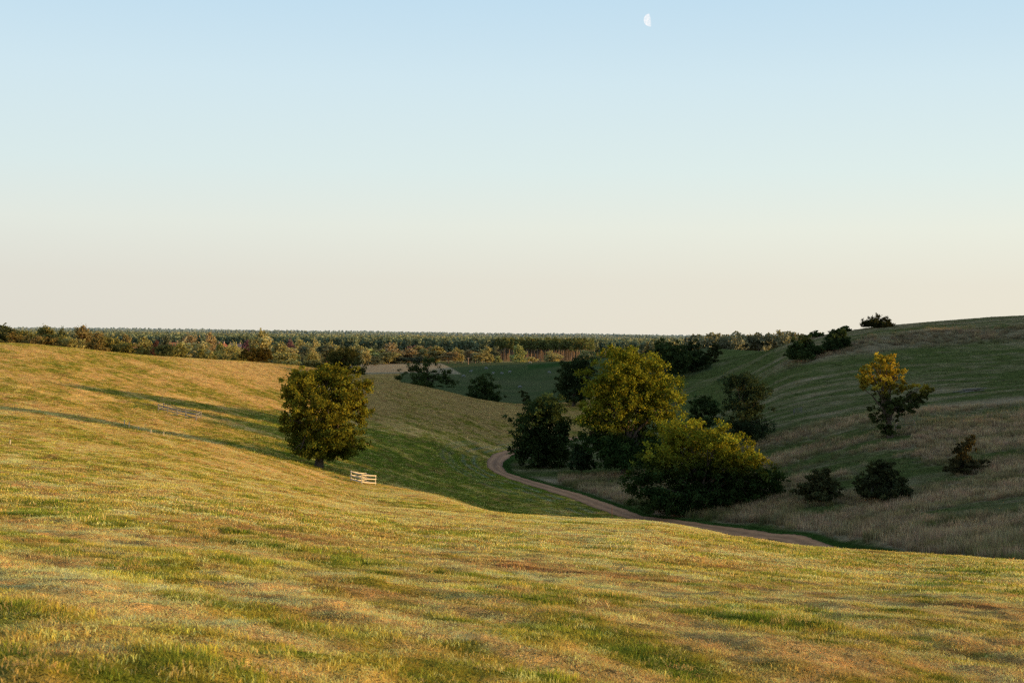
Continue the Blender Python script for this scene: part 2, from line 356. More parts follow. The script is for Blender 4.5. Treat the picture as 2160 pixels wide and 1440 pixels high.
pcol = pcx[None, :, None] * (.8 + .4 * fbm(np.arange(n)[:, None] / 9., cols[None, :] * 3, 77, 3))[:, :, None] * np.ones(3)
tag(obj("path", mesh_np("path", PV.reshape(-1, 3), FqP, None, pcol.reshape(-1, 3), True), MPATH), kind="structure")
ntp = MPATH.node_tree; bsdf = [q for q in ntp.nodes if q.type == 'BSDF_PRINCIPLED'][0]; src = bsdf.inputs['Base Color'].links[0].from_socket
pa = N(ntp.nodes, 'ShaderNodeAttribute', attribute_name='col'); ntp.links.new(mixrgb(ntp.nodes, ntp.links, 'MULTIPLY', 1, src, pa.outputs['Color']), bsdf.inputs['Base Color'])

# ------------------------------------------------------------------ grass tufts
hidden = bpy.data.collections.new("tuft_sources")
def tuft_mesh(nb, rad, h, lean, width, seed, spread=1.0, seedhead=False):
    q = np.random.default_rng(seed); Vs, Fs, Cs = [], [], []
    a = q.random(nb) * 6.283; rr = rad * np.sqrt(q.random(nb)); bx, by = rr * np.cos(a), rr * np.sin(a)
    hh = h * (.5 + .7 * q.random(nb)); la = q.random(nb) * 6.283; ln = lean * (.3 + q.random(nb)) * hh
    wa = q.random(nb) * 6.283; wx, wy = np.cos(wa) * width / 2, np.sin(wa) * width / 2
    val = .6 + .8 * q.random(nb)
    for k in range(nb):
        o = len(Vs) * 1; dx, dy = math.cos(la[k]) * ln[k], math.sin(la[k]) * ln[k]
        b0 = len(Vs)
        Vs += [(bx[k]-wx[k], by[k]-wy[k], -.02), (bx[k]+wx[k], by[k]+wy[k], -.02),
               (bx[k]+wx[k]*.8+dx*.35, by[k]+wy[k]*.8+dy*.35, hh[k]*.6), (bx[k]-wx[k]*.8+dx*.35, by[k]-wy[k]*.8+dy*.35, hh[k]*.6),
               (bx[k]+dx+wx[k]*.15, by[k]+dy+wy[k]*.15, hh[k]), (bx[k]+dx-wx[k]*.15, by[k]+dy-wy[k]*.15, hh[k])]
        Fs += [(b0, b0+1, b0+2, b0+3), (b0+3, b0+2, b0+4, b0+5)]
        v = val[k]; Cs += [(v*.6,)*3]*2 + [(v,)*3]*2 + [(v*1.25, v*1.2, v*1.1)]*2
    return np.array(Vs), np.array(Fs), np.array(Cs)
def tuft_set(name, specs):
    c = bpy.data.collections.new(name); 
    for k, s in enumerate(specs):
        V_, F_, C_ = tuft_mesh(*s); me = mesh_np(f"{name}_{k}", V_, F_, None, C_); me.materials.append(MB)
        o = bpy.data.objects.new(f"{name}_{k:02d}", me); c.objects.link(o)
    return c
TURF = tuft_set("turf_tuft", [(44, .15, .040, 1.0, .005, 1), (44, .17, .032, 1.9, .005, 2), (34, .13, .052, .7, .0055, 3), (44, .18, .022, 3.6, .0055, 4), (40, .17, .028, 2.8, .005, 5)])
MID = tuft_set("mid_tuft", [(30, .28, .07, .9, .018, 11), (30, .32, .05, 1.8, .018, 12), (24, .26, .09, .7, .02, 13)])
FARG = tuft_set("far_tuft", [(24, .75, .15, .9, .055, 21), (24, .8, .11, 1.6, .06, 22)])
TALL = tuft_set("tall_tuft", [(30, .55, .62, .35, .03, 31), (30, .6, .5, .5, .03, 32), (26, .5, .75, .3, .028, 33)])

def instance_stuff(name, pts, scl, rotz, tint, coll, label, cat):
    me = bpy.data.meshes.new(name); me.vertices.add(len(pts)); me.vertices.foreach_set("co", np.asarray(pts, np.float32).ravel())
    def att(n, t, arr, key):
        a = me.attributes.new(n, t, 'POINT'); a.data.foreach_set(key, np.asarray(arr, np.float32 if t != 'INT' else np.int32).ravel())
    att("scl", 'FLOAT_VECTOR', scl, "vector")
    rt = np.zeros((len(pts), 3)); rt[:, 2] = rotz; rt[:, :2] = (rng.random((len(pts), 2)) - .5) * .16; att("rot", 'FLOAT_VECTOR', rt, "vector")
    tc = np.ones((len(pts), 4)); tc[:, :3] = tint; att("tint", 'FLOAT_COLOR', tc, "color")
    att("vidx", 'INT', rng.integers(0, len(coll.objects), len(pts)), "value")
    o = obj(name, me); tag(o, label, cat, kind="stuff")
    ng = bpy.data.node_groups.new(name + "_nodes", 'GeometryNodeTree')
    ng.interface.new_socket("Geometry", in_out='INPUT', socket_type='NodeSocketGeometry'); ng.interface.new_socket("Geometry", in_out='OUTPUT', socket_type='NodeSocketGeometry')
    nd, lk = ng.nodes, ng.links; gi = nd.new('NodeGroupInput'); go = nd.new('NodeGroupOutput')
    iop = nd.new('GeometryNodeInstanceOnPoints'); ci = nd.new('GeometryNodeCollectionInfo'); ci.inputs['Collection'].default_value = coll
    ci.inputs['Separate Children'].default_value = True; ci.inputs['Reset Children'].default_value = True
    def na(n, t):
        x = nd.new('GeometryNodeInputNamedAttribute'); x.data_type = t; x.inputs['Name'].default_value = n; return x.outputs[0]
    lk.new(gi.outputs[0], iop.inputs['Points']); lk.new(ci.outputs[0], iop.inputs['Instance']); iop.inputs['Pick Instance'].default_value = True
    lk.new(na("vidx", 'INT'), iop.inputs['Instance Index']); e2r = nd.new('FunctionNodeEulerToRotation')
    lk.new(na("rot", 'FLOAT_VECTOR'), e2r.inputs[0]); lk.new(e2r.outputs[0], iop.inputs['Rotation']); lk.new(na("scl", 'FLOAT_VECTOR'), iop.inputs['Scale'])
    lk.new(iop.outputs[0], go.inputs[0])
    md = o.modifiers.new("tufts", 'NODES'); md.node_group = ng
    return o

def scatter(r0, r1, t0, t1, dens, rexp=0):
    A = .5 * (r1**2 - r0**2) * math.radians(t1 - t0); n = int(A * dens)
    r = np.sqrt(rng.random(n) * (r1**2 - r0**2) + r0**2); t = np.radians(t0 + (t1 - t0) * rng.random(n))
    return r * np.sin(t), r * np.cos(t)
def lay(name, bands, coll, s0, label, cat, tall=False):
    PX, SC, TI = [], [], []
    for (r0, r1, t0, t1, dens, s) in bands:
        x, y = scatter(r0, r1, t0, t1, dens)
        c, tallm, dry, right = ground_info(x, y); sd = path_sd(x, y)
        if tall: keep = (rng.random(len(x)) < np.clip(tallm * 1.3, 0, 1)) & right & (sd > 3.4)
        else: keep = (np.abs(sd) > 2.15) & ~(right & (tallm > .6) & (sd > 3))
        x, y, c, dry = x[keep], y[keep], c[keep], dry[keep]
        z = height(x, y); PX.append(np.stack([x, y, z], 1))
        sz = s * (.7 + .6 * rng.random(len(x))); hz = sz * np.minimum((.35 + 1.3 * fbm(x / 1.1, y / .8, 130, 3) ** 1.6) * (1.25 - .7 * dry), 1.25)
        if tall: hz = sz * (.6 + .8 * fbm(x / 4, y / 4, 131, 3)) * (1 + .35 * (1 - sstep(8, 11, sd[keep]))); c = c * np.array((1.25, 1.15, 1.1))
        SC.append(np.stack([sz, sz, hz], 1))
        if not tall:
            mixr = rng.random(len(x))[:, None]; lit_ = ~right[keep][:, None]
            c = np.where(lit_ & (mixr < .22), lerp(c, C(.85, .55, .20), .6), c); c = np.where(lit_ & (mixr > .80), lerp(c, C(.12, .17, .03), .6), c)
        v = ((.62 + .7 * rng.random(len(x))) * (.72 + .56 * fbm(x / 1.4, y / 1.4, 140, 3)))[:, None]; hue = 1 + (rng.random((len(x), 3)) - .5) * .22
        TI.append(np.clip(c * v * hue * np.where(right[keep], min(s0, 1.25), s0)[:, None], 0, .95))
    PX = np.vstack(PX); SC = np.vstack(SC); TI = np.vstack(TI)
    return instance_stuff(name, PX, SC, rng.random(len(PX)) * 6.283, TI, coll, label, cat)
o1 = lay("short_grass", [(4.2, 12, -27, 27, 150, .62), (12, 20, -25, 25, 85, .8), (20, 34, -24, 24, 52, .95), (34, 42, -24, 24, 26, 1.1), (42, 52, -24, 24, 12, 1.1)], TURF, 1.65, "short dry and green mown grass covering the near slope", "grass")
o2 = lay("hillside_grass", [(24, 34, -24, 24, 5, .8), (34, 90, -24, 24, 15, 1.0), (90, 180, -24, 24, 6, 1.1), (180, 215, -24, 24, 3, 1.2)], MID, 1.6, "mown sunlit grass along the slope beyond the near turf", "grass")
o3 = lay("distant_grass", [(140, 180, -24, 24, .5, .8), (180, 460, -23, 23, 1.5, .9)], FARG, 1.45, "grass covering the far hillsides and the valley floor", "grass")
o4 = lay("tall_grass", [(85, 262, 2, 24, 2.6, 1.0), (348, 405, 9, 24, 1.1, 1.25)], TALL, 1.0, "tall dry brown grass growing beyond the gravel path", "grass", True)

# ------------------------------------------------------------------ trees
def leaf_quads(cen, size, q, out=None, aspect=.7):
    n = len(cen); d = q.normal(size=(n, 3))
    if out is not None: d = d * .8 + out
    d /= np.linalg.norm(d, axis=1)[:, None] + 1e-9
    a = np.cross(d, q.normal(size=(n, 3))); a /= np.linalg.norm(a, axis=1)[:, None] + 1e-9; b = np.cross(d, a)
    s = (size * (.6 + .8 * q.random(n)))[:, None]
    V_ = np.stack([cen - a * s * .5, cen - b * s * .5 * aspect, cen + a * s * .5, cen + b * s * .5 * aspect], 1).reshape(-1, 3)
    return V_, np.arange(n * 4).reshape(-1, 4)
def crown_arrays(lobes, nleaf, size, q, spread=.9, inner=.45, cl_size=None):
    L = np.array(lobes, float); vol = (L[:, 3] * L[:, 4] * L[:, 5]) ** (2 / 3); pr = vol / vol.sum()
    ncl = max(40, nleaf // 40); li = q.choice(len(L), ncl, p=pr); d = q.normal(size=(ncl, 3)); d /= np.linalg.norm(d, axis=1)[:, None]
    rad = inner + (1.03 - inner) * q.random(ncl) ** .55
    nbo = max(24, ncl // 6); bo = q.integers(0, ncl, nbo); bi = q.integers(0, nbo, ncl); src = np.where(q.random(ncl) < .34, bo[bi], np.arange(ncl))
    li, d = li[src], d[src]; bv_ = (.72 + .56 * q.random(nbo))[bi]; rb = rad * (.87 + .22 * q.random(ncl) ** 1.5); rad = rb[src] * (1 + .05 * q.normal(size=ncl))
    cc = L[li, :3] + d * L[li, 3:6] * rad[:, None] + q.normal(size=(ncl, 3)) * L[li, 3:6] * .17 * np.array((1, 1, .7))
    ci = q.integers(0, ncl, nleaf); cs = cl_size or L[:, 3:6].mean() * .125
    off = q.normal(size=(nleaf, 3)) * cs * np.array((1, 1, .75)) * spread
    pos = cc[ci] + off; out = d[ci] * .55 + np.array((0, 0, .25))
    V_, F_ = leaf_quads(pos, size, q, out)
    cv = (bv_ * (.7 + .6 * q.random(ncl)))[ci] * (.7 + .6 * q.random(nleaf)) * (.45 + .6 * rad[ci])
    hue = q.normal(size=nleaf) * .10
    col = np.stack([cv * (1 + hue), cv, cv * (1 - hue * .5)], 1)
    return V_, F_, np.repeat(np.clip(col, .05, 3), 4, axis=0), cc
def tube(pts, radii, sides=7):
    pts = np.asarray(pts, float); n = len(pts); T = np.gradient(pts, axis=0); T /= np.linalg.norm(T, axis=1)[:, None] + 1e-9
    up = np.array((0.3, 1, .1)); A = np.cross(T, up); A /= np.linalg.norm(A, axis=1)[:, None] + 1e-9; B = np.cross(T, A)
    an = np.arange(sides) * 2 * math.pi / sides
    V_ = pts[:, None] + (A[:, None] * np.cos(an)[None, :, None] + B[:, None] * np.sin(an)[None, :, None]) * np.asarray(radii)[:, None, None]
    i, j = np.meshgrid(np.arange(n - 1), np.arange(sides), indexing='ij'); j2 = (j + 1) % sides
    F_ = np.stack([i * sides + j, i * sides + j2, (i + 1) * sides + j2, (i + 1) * sides + j], -1).reshape(-1, 4)
    return V_.reshape(-1, 3), F_
def limbs(base, lobes, cc, r0, q, nb=40, fork=.3):
    Vs, Fs, off = [], [], 0
    L = np.array(lobes, float); top = L[:, 2].max(); h = top - base[2]
    mid = np.array([L[:, 0].mean(), L[:, 1].mean(), 0])
    fk = base + (mid - base) * np.array((.35, .35, 0)) + np.array((0, 0, h * fork))
    def add(p, r):
        nonlocal off
        v, f = tube(p, r); Vs.append(v); Fs.append(f + off); off += len(v)
    s = np.linspace(0, 1, 7)[:, None]
    tr = base + (fk - base) * s + np.array((0.1, 0, 0)) * np.sin(s * 4) * r0
    tr[0, 2] -= .4
    add(tr, r0 * (1.45 - .35 * np.linspace(0, 1, 7) ** .3 - .35 * np.linspace(0, 1, 7)))
    ends = []
    for l in L:
        e = l[:3] + q.normal(size=3) * l[3:6] * .2; t = np.linspace(0, 1, 9)[:, None]
        c1 = fk + np.array((0, 0, .35 * (e[2] - fk[2]) + .06 * h)) + (e - fk) * np.array((.25, .25, .1))
        p = (1 - t) ** 2 * (fk - np.array((0, 0, .06 * h))) + 2 * t * (1 - t) * c1 + t * t * e; p[1:-1] += q.normal(size=(7, 3)) * r0 * .22
        add(p, r0 * (.52 - .44 * t[:, 0])); ends.append(p)
    for k in range(nb):
        e = cc[q.integers(len(cc))]; pth = min(ends, key=lambda p: np.linalg.norm(p[-1] - e)); s0 = pth[q.integers(3, 9)]
        t = np.linspace(0, 1, 5)[:, None]; p = s0 + (e - s0) * t + np.array((0, 0, .12 * np.linalg.norm(e - s0))) * np.sin(t * 3.14); p[1:-1] += q.normal(size=(3, 3)) * r0 * .15
        add(p, r0 * (.17 - .13 * t[:, 0]))
    return np.vstack(Vs), np.vstack(Fs)

def tree(name, base_px, y, lobes_px, nleaf, size, color, label, cat="tree", group=None, low=None, r0=.4, nb=40, fork=.28, depth=1.0, spread=.9, inner=.45, cl=None, seed=0, hasbase=True):
    """lobes given by their outline as measured in the photo at the tree's distance, turned into metres round the trunk"""
    q = np.random.default_rng(seed + 100)
    if cat == 'bush' or name == 'hilltop_tree': nleaf = int(nleaf * 1.7)
    bx = at(base_px[0], base_px[1], y); bz = float(height(bx[0], y)); base = np.array((bx[0], y, bz))
    dz = bz - bx[2]; s = y / 3000; L = []
    xs = [l[0] for l in lobes_px]; xm, xw = (min(xs) + max(xs)) / 2, max(20, (max(xs) - min(xs)) / 2)
    for (px, py, rx, ry) in lobes_px:
        p = at(px, py, y); fr = max(0, 1 - ((px - xm) / xw) ** 2) ** .5
        dyy = (q.random() * 2 - 1) * fr * xw * s * .55 * depth
        L.append((p[0] - base[0], dyy, p[2] + 0 - base[2], rx * s, max(rx, ry * .8) * s * depth, ry * s))
    # deepen the crown front and back
    for l in list(L):
        if l[3] > 25 * s: L.append((l[0] * .7, l[1] + l[3] * .8 * depth, l[2], l[3] * .75, l[3] * .7, l[5] * .75)); L.append((l[0] * .85, l[1] - l[3] * .6 * depth, l[2] - l[5] * .1, l[3] * .8, l[3] * .7, l[5] * .8))
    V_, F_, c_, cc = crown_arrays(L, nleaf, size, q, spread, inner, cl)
    if low:   # darker low leaves: ivy on some trees, elsewhere shade put into the colour
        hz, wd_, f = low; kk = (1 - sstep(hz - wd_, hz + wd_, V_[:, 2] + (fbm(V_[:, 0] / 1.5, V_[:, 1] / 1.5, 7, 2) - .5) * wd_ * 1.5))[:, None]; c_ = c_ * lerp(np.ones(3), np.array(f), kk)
    lo = V_[:, 2] < .05
    V_[lo, 2] = .05 + q.random(lo.sum()) * .5
    root = empty(name, base); tag(root, label, cat, group)
    cr = obj("crown", mesh_np("crown", V_, F_, None, c_), ML, root); cr.color = (*color, 1)
    tv, tf_ = limbs(np.zeros(3), L[:len(lobes_px)], cc, r0, q, nb, fork)
    obj("trunk", mesh_np("trunk", tv, tf_, None, None, True), MBARK, root)
    return root

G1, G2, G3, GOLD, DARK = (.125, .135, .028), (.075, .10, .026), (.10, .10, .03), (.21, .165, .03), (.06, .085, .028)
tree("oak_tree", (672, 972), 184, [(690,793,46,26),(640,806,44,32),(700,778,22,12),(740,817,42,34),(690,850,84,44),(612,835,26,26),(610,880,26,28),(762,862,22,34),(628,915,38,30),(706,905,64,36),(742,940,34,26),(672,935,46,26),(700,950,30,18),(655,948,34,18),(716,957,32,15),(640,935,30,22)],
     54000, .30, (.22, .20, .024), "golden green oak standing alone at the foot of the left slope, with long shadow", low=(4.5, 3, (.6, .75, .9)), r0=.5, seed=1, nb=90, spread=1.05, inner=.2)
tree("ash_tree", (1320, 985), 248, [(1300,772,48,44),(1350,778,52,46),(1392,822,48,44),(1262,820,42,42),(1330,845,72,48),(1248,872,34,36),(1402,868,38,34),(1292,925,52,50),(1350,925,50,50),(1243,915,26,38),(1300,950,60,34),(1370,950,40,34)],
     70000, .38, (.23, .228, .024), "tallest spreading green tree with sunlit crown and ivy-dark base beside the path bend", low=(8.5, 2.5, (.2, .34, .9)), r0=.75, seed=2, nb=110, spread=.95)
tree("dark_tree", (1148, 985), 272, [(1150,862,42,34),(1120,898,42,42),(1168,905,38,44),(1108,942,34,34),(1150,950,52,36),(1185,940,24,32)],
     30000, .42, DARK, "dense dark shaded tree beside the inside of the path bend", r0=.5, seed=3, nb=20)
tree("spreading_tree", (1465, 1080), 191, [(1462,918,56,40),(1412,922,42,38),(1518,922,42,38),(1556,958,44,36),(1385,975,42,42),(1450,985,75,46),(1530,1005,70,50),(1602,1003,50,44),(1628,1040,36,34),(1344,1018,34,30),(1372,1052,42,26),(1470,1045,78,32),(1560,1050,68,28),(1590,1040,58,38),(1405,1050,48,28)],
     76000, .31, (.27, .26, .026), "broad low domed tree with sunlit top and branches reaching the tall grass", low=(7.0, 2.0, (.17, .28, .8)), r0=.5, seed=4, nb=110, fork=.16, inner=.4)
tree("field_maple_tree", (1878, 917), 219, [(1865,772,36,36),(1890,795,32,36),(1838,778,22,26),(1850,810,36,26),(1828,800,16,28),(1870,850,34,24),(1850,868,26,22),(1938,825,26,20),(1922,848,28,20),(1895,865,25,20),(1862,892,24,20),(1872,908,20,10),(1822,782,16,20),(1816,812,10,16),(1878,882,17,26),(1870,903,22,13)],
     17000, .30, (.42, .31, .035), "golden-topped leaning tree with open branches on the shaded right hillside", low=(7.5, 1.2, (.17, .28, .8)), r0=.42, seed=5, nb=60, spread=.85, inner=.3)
tree("hawthorn_tree", (1575, 930), 250, [(1570,815,50,30),(1548,800,28,18),(1598,842,32,36),(1560,862,40,34),(1600,895,44,30),(1568,902,38,26),(1535,890,24,24)],
     19000, .30, (.05, .07, .03), "airy grey-green tree in shade behind the broad domed tree", r0=.32, seed=6, nb=70, spread=1.1, inner=.2)
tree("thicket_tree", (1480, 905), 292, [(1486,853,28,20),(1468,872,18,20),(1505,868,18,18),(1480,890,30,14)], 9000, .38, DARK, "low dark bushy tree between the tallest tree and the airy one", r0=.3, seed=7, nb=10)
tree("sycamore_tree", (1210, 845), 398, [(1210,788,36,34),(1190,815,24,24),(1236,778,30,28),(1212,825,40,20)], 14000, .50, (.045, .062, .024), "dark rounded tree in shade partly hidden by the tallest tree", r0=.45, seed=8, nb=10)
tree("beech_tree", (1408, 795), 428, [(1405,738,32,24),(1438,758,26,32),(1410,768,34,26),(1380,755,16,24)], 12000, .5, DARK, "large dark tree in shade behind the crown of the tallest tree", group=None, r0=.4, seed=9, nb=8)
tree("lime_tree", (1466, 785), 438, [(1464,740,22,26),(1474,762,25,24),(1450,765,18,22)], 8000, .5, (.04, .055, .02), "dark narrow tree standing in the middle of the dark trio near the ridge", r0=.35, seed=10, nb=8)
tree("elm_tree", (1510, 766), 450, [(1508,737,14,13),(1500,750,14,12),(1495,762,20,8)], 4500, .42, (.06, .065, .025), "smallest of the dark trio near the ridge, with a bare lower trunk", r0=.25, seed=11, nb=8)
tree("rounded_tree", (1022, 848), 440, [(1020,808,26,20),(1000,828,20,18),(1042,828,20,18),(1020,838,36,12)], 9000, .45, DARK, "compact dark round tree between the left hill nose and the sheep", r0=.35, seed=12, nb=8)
tree("open_branched_tree", (900, 835), 438, [(905,765,26,15),(872,778,26,16),(897,800,38,24),(938,782,20,12),(852,795,18,16),(940,805,24,16),(900,822,40,14)], 10000, .40, (.06, .085, .025), "open-branched green tree showing above the crest of the left hill", r0=.4, seed=13, nb=50, inner=.2)
tree("crest_oak_tree", (727, 800), 452, [(722,752,36,20),(702,772,28,22),(750,770,24,20),(727,785,44,18)], 13000, .45, (.075, .075, .022), "big dark olive tree rising behind the lone oak and the left crest", r0=.45, seed=14, nb=10)
tree("low_tree", (545, 768), 425, [(545,742,30,12),(520,748,16,10),(572,750,12,9),(545,754,34,8)], 6000, .40, (.12, .085, .02), "low russet bushy tree on the crest of the left hill", r0=.2, seed=15, nb=8)
tree("young_tree", (1106, 860), 400, [(1104,832,10,12),(1110,845,10,12)], 1500, .35, (.07, .08, .03), "small pale sapling just beyond the end of the left hill nose", r0=.1, seed=16, nb=8)
tree("elder_bush", (1226, 990), 250, [(1226,960,20,22),(1215,975,18,14),(1238,978,18,12)], 6000, .28, (.05, .075, .03), "green bush in the gap between the dark tree and the tallest tree", "bush", r0=.12, seed=17, nb=20)
TH_ = "thorn bushes on the shaded slope"
tree("hawthorn_bush", (1731, 1056), 180, [(1730,1016,36,24),(1704,1034,28,18),(1758,1034,26,18),(1730,1043,52,14),(1738,1000,18,14)], 8000, .26, (.075, .075, .03), "low thorn bush nearest the broad domed tree, with sparse top", "bush", TH_, r0=.14, seed=18, nb=60, fork=.1, inner=.2)
tree("hawthorn_bush", (1862, 1048), 172, [(1860,1000,36,28),(1832,1020,32,20),(1892,1022,32,20),(1862,1033,56,16),(1868,982,20,12)], 11000, .25, (.055, .06, .025), "middle thorn bush, the widest and darkest of the three", "bush", TH_, r0=.15, seed=19, nb=60, fork=.1, inner=.2)
tree("hawthorn_bush", (2037, 1012), 184, [(2036,955,24,26),(2028,982,30,24),(2052,988,26,22),(2036,1000,42,14),(2048,936,18,14)], 8000, .26, (.07, .06, .025), "upright thorn bush standing farthest right on the shaded slope", "bush", TH_, r0=.14, seed=20, nb=60, fork=.1, inner=.2)
RB = "bushes along the ridge of the right hill"
tree("ridge_bush", (1695, 760), 360, [(1695,728,24,20),(1676,742,18,16),(1715,738,22,20),(1692,748,30,12)], 9000, .40, DARK, "dark dense bush clump lowest on the ridge slope", "bush", RB, r0=.2, seed=21, nb=6)
tree("ridge_bush", (1762, 748), 362, [(1768,716,22,20),(1752,730,22,20),(1780,728,16,16),(1745,740,20,12)], 8000, .40, (.05, .072, .026), "dark rounded bush clump just above the lowest ridge clump", "bush", RB, r0=.2, seed=22, nb=6)
tree("ridge_bush", (1722, 714), 405, [(1720,706,16,7),(1708,710,10,6)], 1800, .36, DARK, "small bush top peeping over the ridge behind the dark clumps", "bush", RB, r0=.1, seed=23, nb=4)
tree("ridge_bush", (1780, 703), 405, [(1782,696,15,7),(1770,702,12,5)], 1800, .36, DARK, "small bush on the skyline between the clumps and the hilltop oak", "bush", RB, r0=.1, seed=24, nb=4)
tree("hilltop_tree", (1855, 698), 404, [(1853,676,24,13),(1835,682,16,10),(1870,680,16,11),(1853,686,30,8),(1824,688,8,5)], 6000, .36, (.05, .05, .018), "dark oak against the sky on the crest of the right hill", r0=.3, seed=25, nb=20, inner=.3)
for k, (px, py, y, hpx, w_) in enumerate([(1574,735,520,10,8),(1600,732,500,14,8),(1607,734,505,12,6),(1619,731,495,9,5)]):
    tree("scrub_tree", (px, py + 2, ), y, [(px, py - hpx * .7, w_, hpx * .4)], 260, .38, (.05, .05, .025),
         ["small thorn tree at the left end of the ridge scrub", "taller thin thorn tree on the ridge before the far wood", "second thorn tree close beside the taller thin one", "smallest thorn tree at the right end of the ridge scrub"][k], "tree", "thin thorn trees on the ridge line", r0=.1, seed=30 + k, nb=14, inner=.1)
# ------------------------------------------------------------------ distant trees: shared shapes
def unit_tree(seed, kind):
    q = np.random.default_rng(seed); L = []
    if kind == 'round':
        for _ in range(7): L.append((q.normal() * .17, q.normal() * .17, .35 + .42 * q.random(), .22 + .1 * q.random(), .22 + .08 * q.random(), .17 + .08 * q.random()))
        L.append((0, 0, .55, .36, .36, .38)); L.append((0, 0, .25, .33, .33, .2))
    else:
        for k in range(5): L.append((q.normal() * .08, q.normal() * .08, .3 + .15 * k, .3 - .04 * k, .3 - .04 * k, .16))
    V_, F_, c_, cc = crown_arrays(L, 3400, .07, q, 1.0, .6, .06); c_ = c_ ** .75 * 1.1
    V_[:, 2] = np.clip(V_[:, 2], .01, None)
    tv, tf_ = limbs(np.zeros(3), L[:5], cc, .03, q, 6, .2)
    a = mesh_np("crown", V_, F_, None, c_); a.materials.append(ML)
    b_ = mesh_np("trunk", tv, tf_, None, None, True); b_.materials.append(MBARK); return a, b_
UT = [unit_tree(200 + k, 'round' if k < 5 else 'tall') for k in range(7)]
TONES = {'o': ((.185, .165, .05), "olive"), 'd': ((.085, .09, .035), "dark green"), 'l': ((.25, .22, .08), "pale olive"), 'b': ((.20, .15, .06), "brown-tinged"), 'c': ((.10, .05, .04), "copper red"), 'y': ((.21, .22, .07), "yellow-green"), 'r': ((.17, .125, .04), "russet")}
belt = [ # column, top row, width, tone, distance
 (8,685,48,'d',560),(46,689,44,'o',575),(26,704,40,'r',520),(68,706,34,'b',530),(92,692,54,'o',590),(112,710,30,'r',520),(130,692,22,'d',570),(128,706,30,'o',540),(155,707,34,'l',530),(172,694,46,'b',585),(196,697,36,'b',600),(200,713,44,'r',515),(228,709,30,'o',560),(247,711,30,'o',590),(263,704,22,'b',620),(276,716,36,'o',560),(302,716,36,'l',570),(322,715,22,'c',620),(346,710,34,'d',640),(344,726,36,'d',560),(376,724,38,'o',570),(398,706,38,'b',680),(412,714,66,'l',650),(442,708,26,'b',720),(433,734,34,'o',580),(462,727,26,'y',620),(478,726,28,'l',600),(500,722,30,'l',640),(519,717,24,'c',720),(505,737,32,'o',560),(548,706,40,'o',700),(575,708,66,'l',680),(590,726,50,'o',650),(612,742,46,'l',520),(608,716,26,'c',760),(628,716,34,'o',780),(650,722,30,'d',760),(662,722,22,'l',740),(672,724,34,'y',800),(655,747,40,'l',520),(688,726,34,'d',780),(704,720,30,'o',790),(755,728,30,'o',800),(772,730,26,'b',810),(772,738,28,'l',780),(795,734,34,'y',800),(815,726,46,'b',820),(818,742,34,'o',790),(835,736,34,'b',800),(858,734,32,'b',810),(870,724,18,'c',900),(886,733,34,'o',830),(900,728,34,'b',850),(918,732,44,'o',820),(945,741,26,'r',800),(966,733,34,'o',810),(992,737,30,'b',790),(1010,740,34,'l',780),(1028,735,34,'o',785),(1042,728,26,'d',860),(1098,730,40,'y',900),(1122,752,20,'l',800),(1168,740,42,'l',880),(1232,738,32,'l',920),(1250,734,30,'o',950),(1052,756,16,'y',775),(880,748,28,'d',790),(790,752,24,'d',760),(840,752,26,'d',790),(720,735,24,'d',800),(640,748,18,'d',640),(740,724,20,'o',850)]
for k, (px, top, w_, tone, y) in enumerate(belt):
    x = at(px, 720, y)[0]; gz = float(height(x, y)); tz = at(px, top, y)[2]; h_ = max(3.5, tz - gz); wm = w_ * y / 3000 * (1.5 if px < 960 else 1.1)
    col_, word = TONES[tone]
    where = "behind the left end of the left hill" if px < 250 else "in the village belt behind the left hill" if px < 700 else "in the belt behind the stubble field" if px < 960 else "beyond the sheep pasture"
    size_w = "broad" if w_ >= 44 else "narrow" if w_ <= 26 else "round"
    root = empty("belt_tree", (x, y, gz), random.random() * 6.28); tag(root, f"{size_w} {word} tree {where}", "tree", f"{size_w} {word} trees {where}")
    root.scale = (wm, wm, h_); cm, tm = UT[(k * 3) % 7]
    c1 = obj("crown", cm, None, root); j = .88 + .24 * random.random(); j *= 1.3 + .35 * (y > 620); c1.color = (col_[0] * j, col_[1] * j, (col_[2] + .02 * (y > 620)) * j, 1); obj("trunk", tm, None, root)  # farther crowns lighter and bluer, haze put into the colour

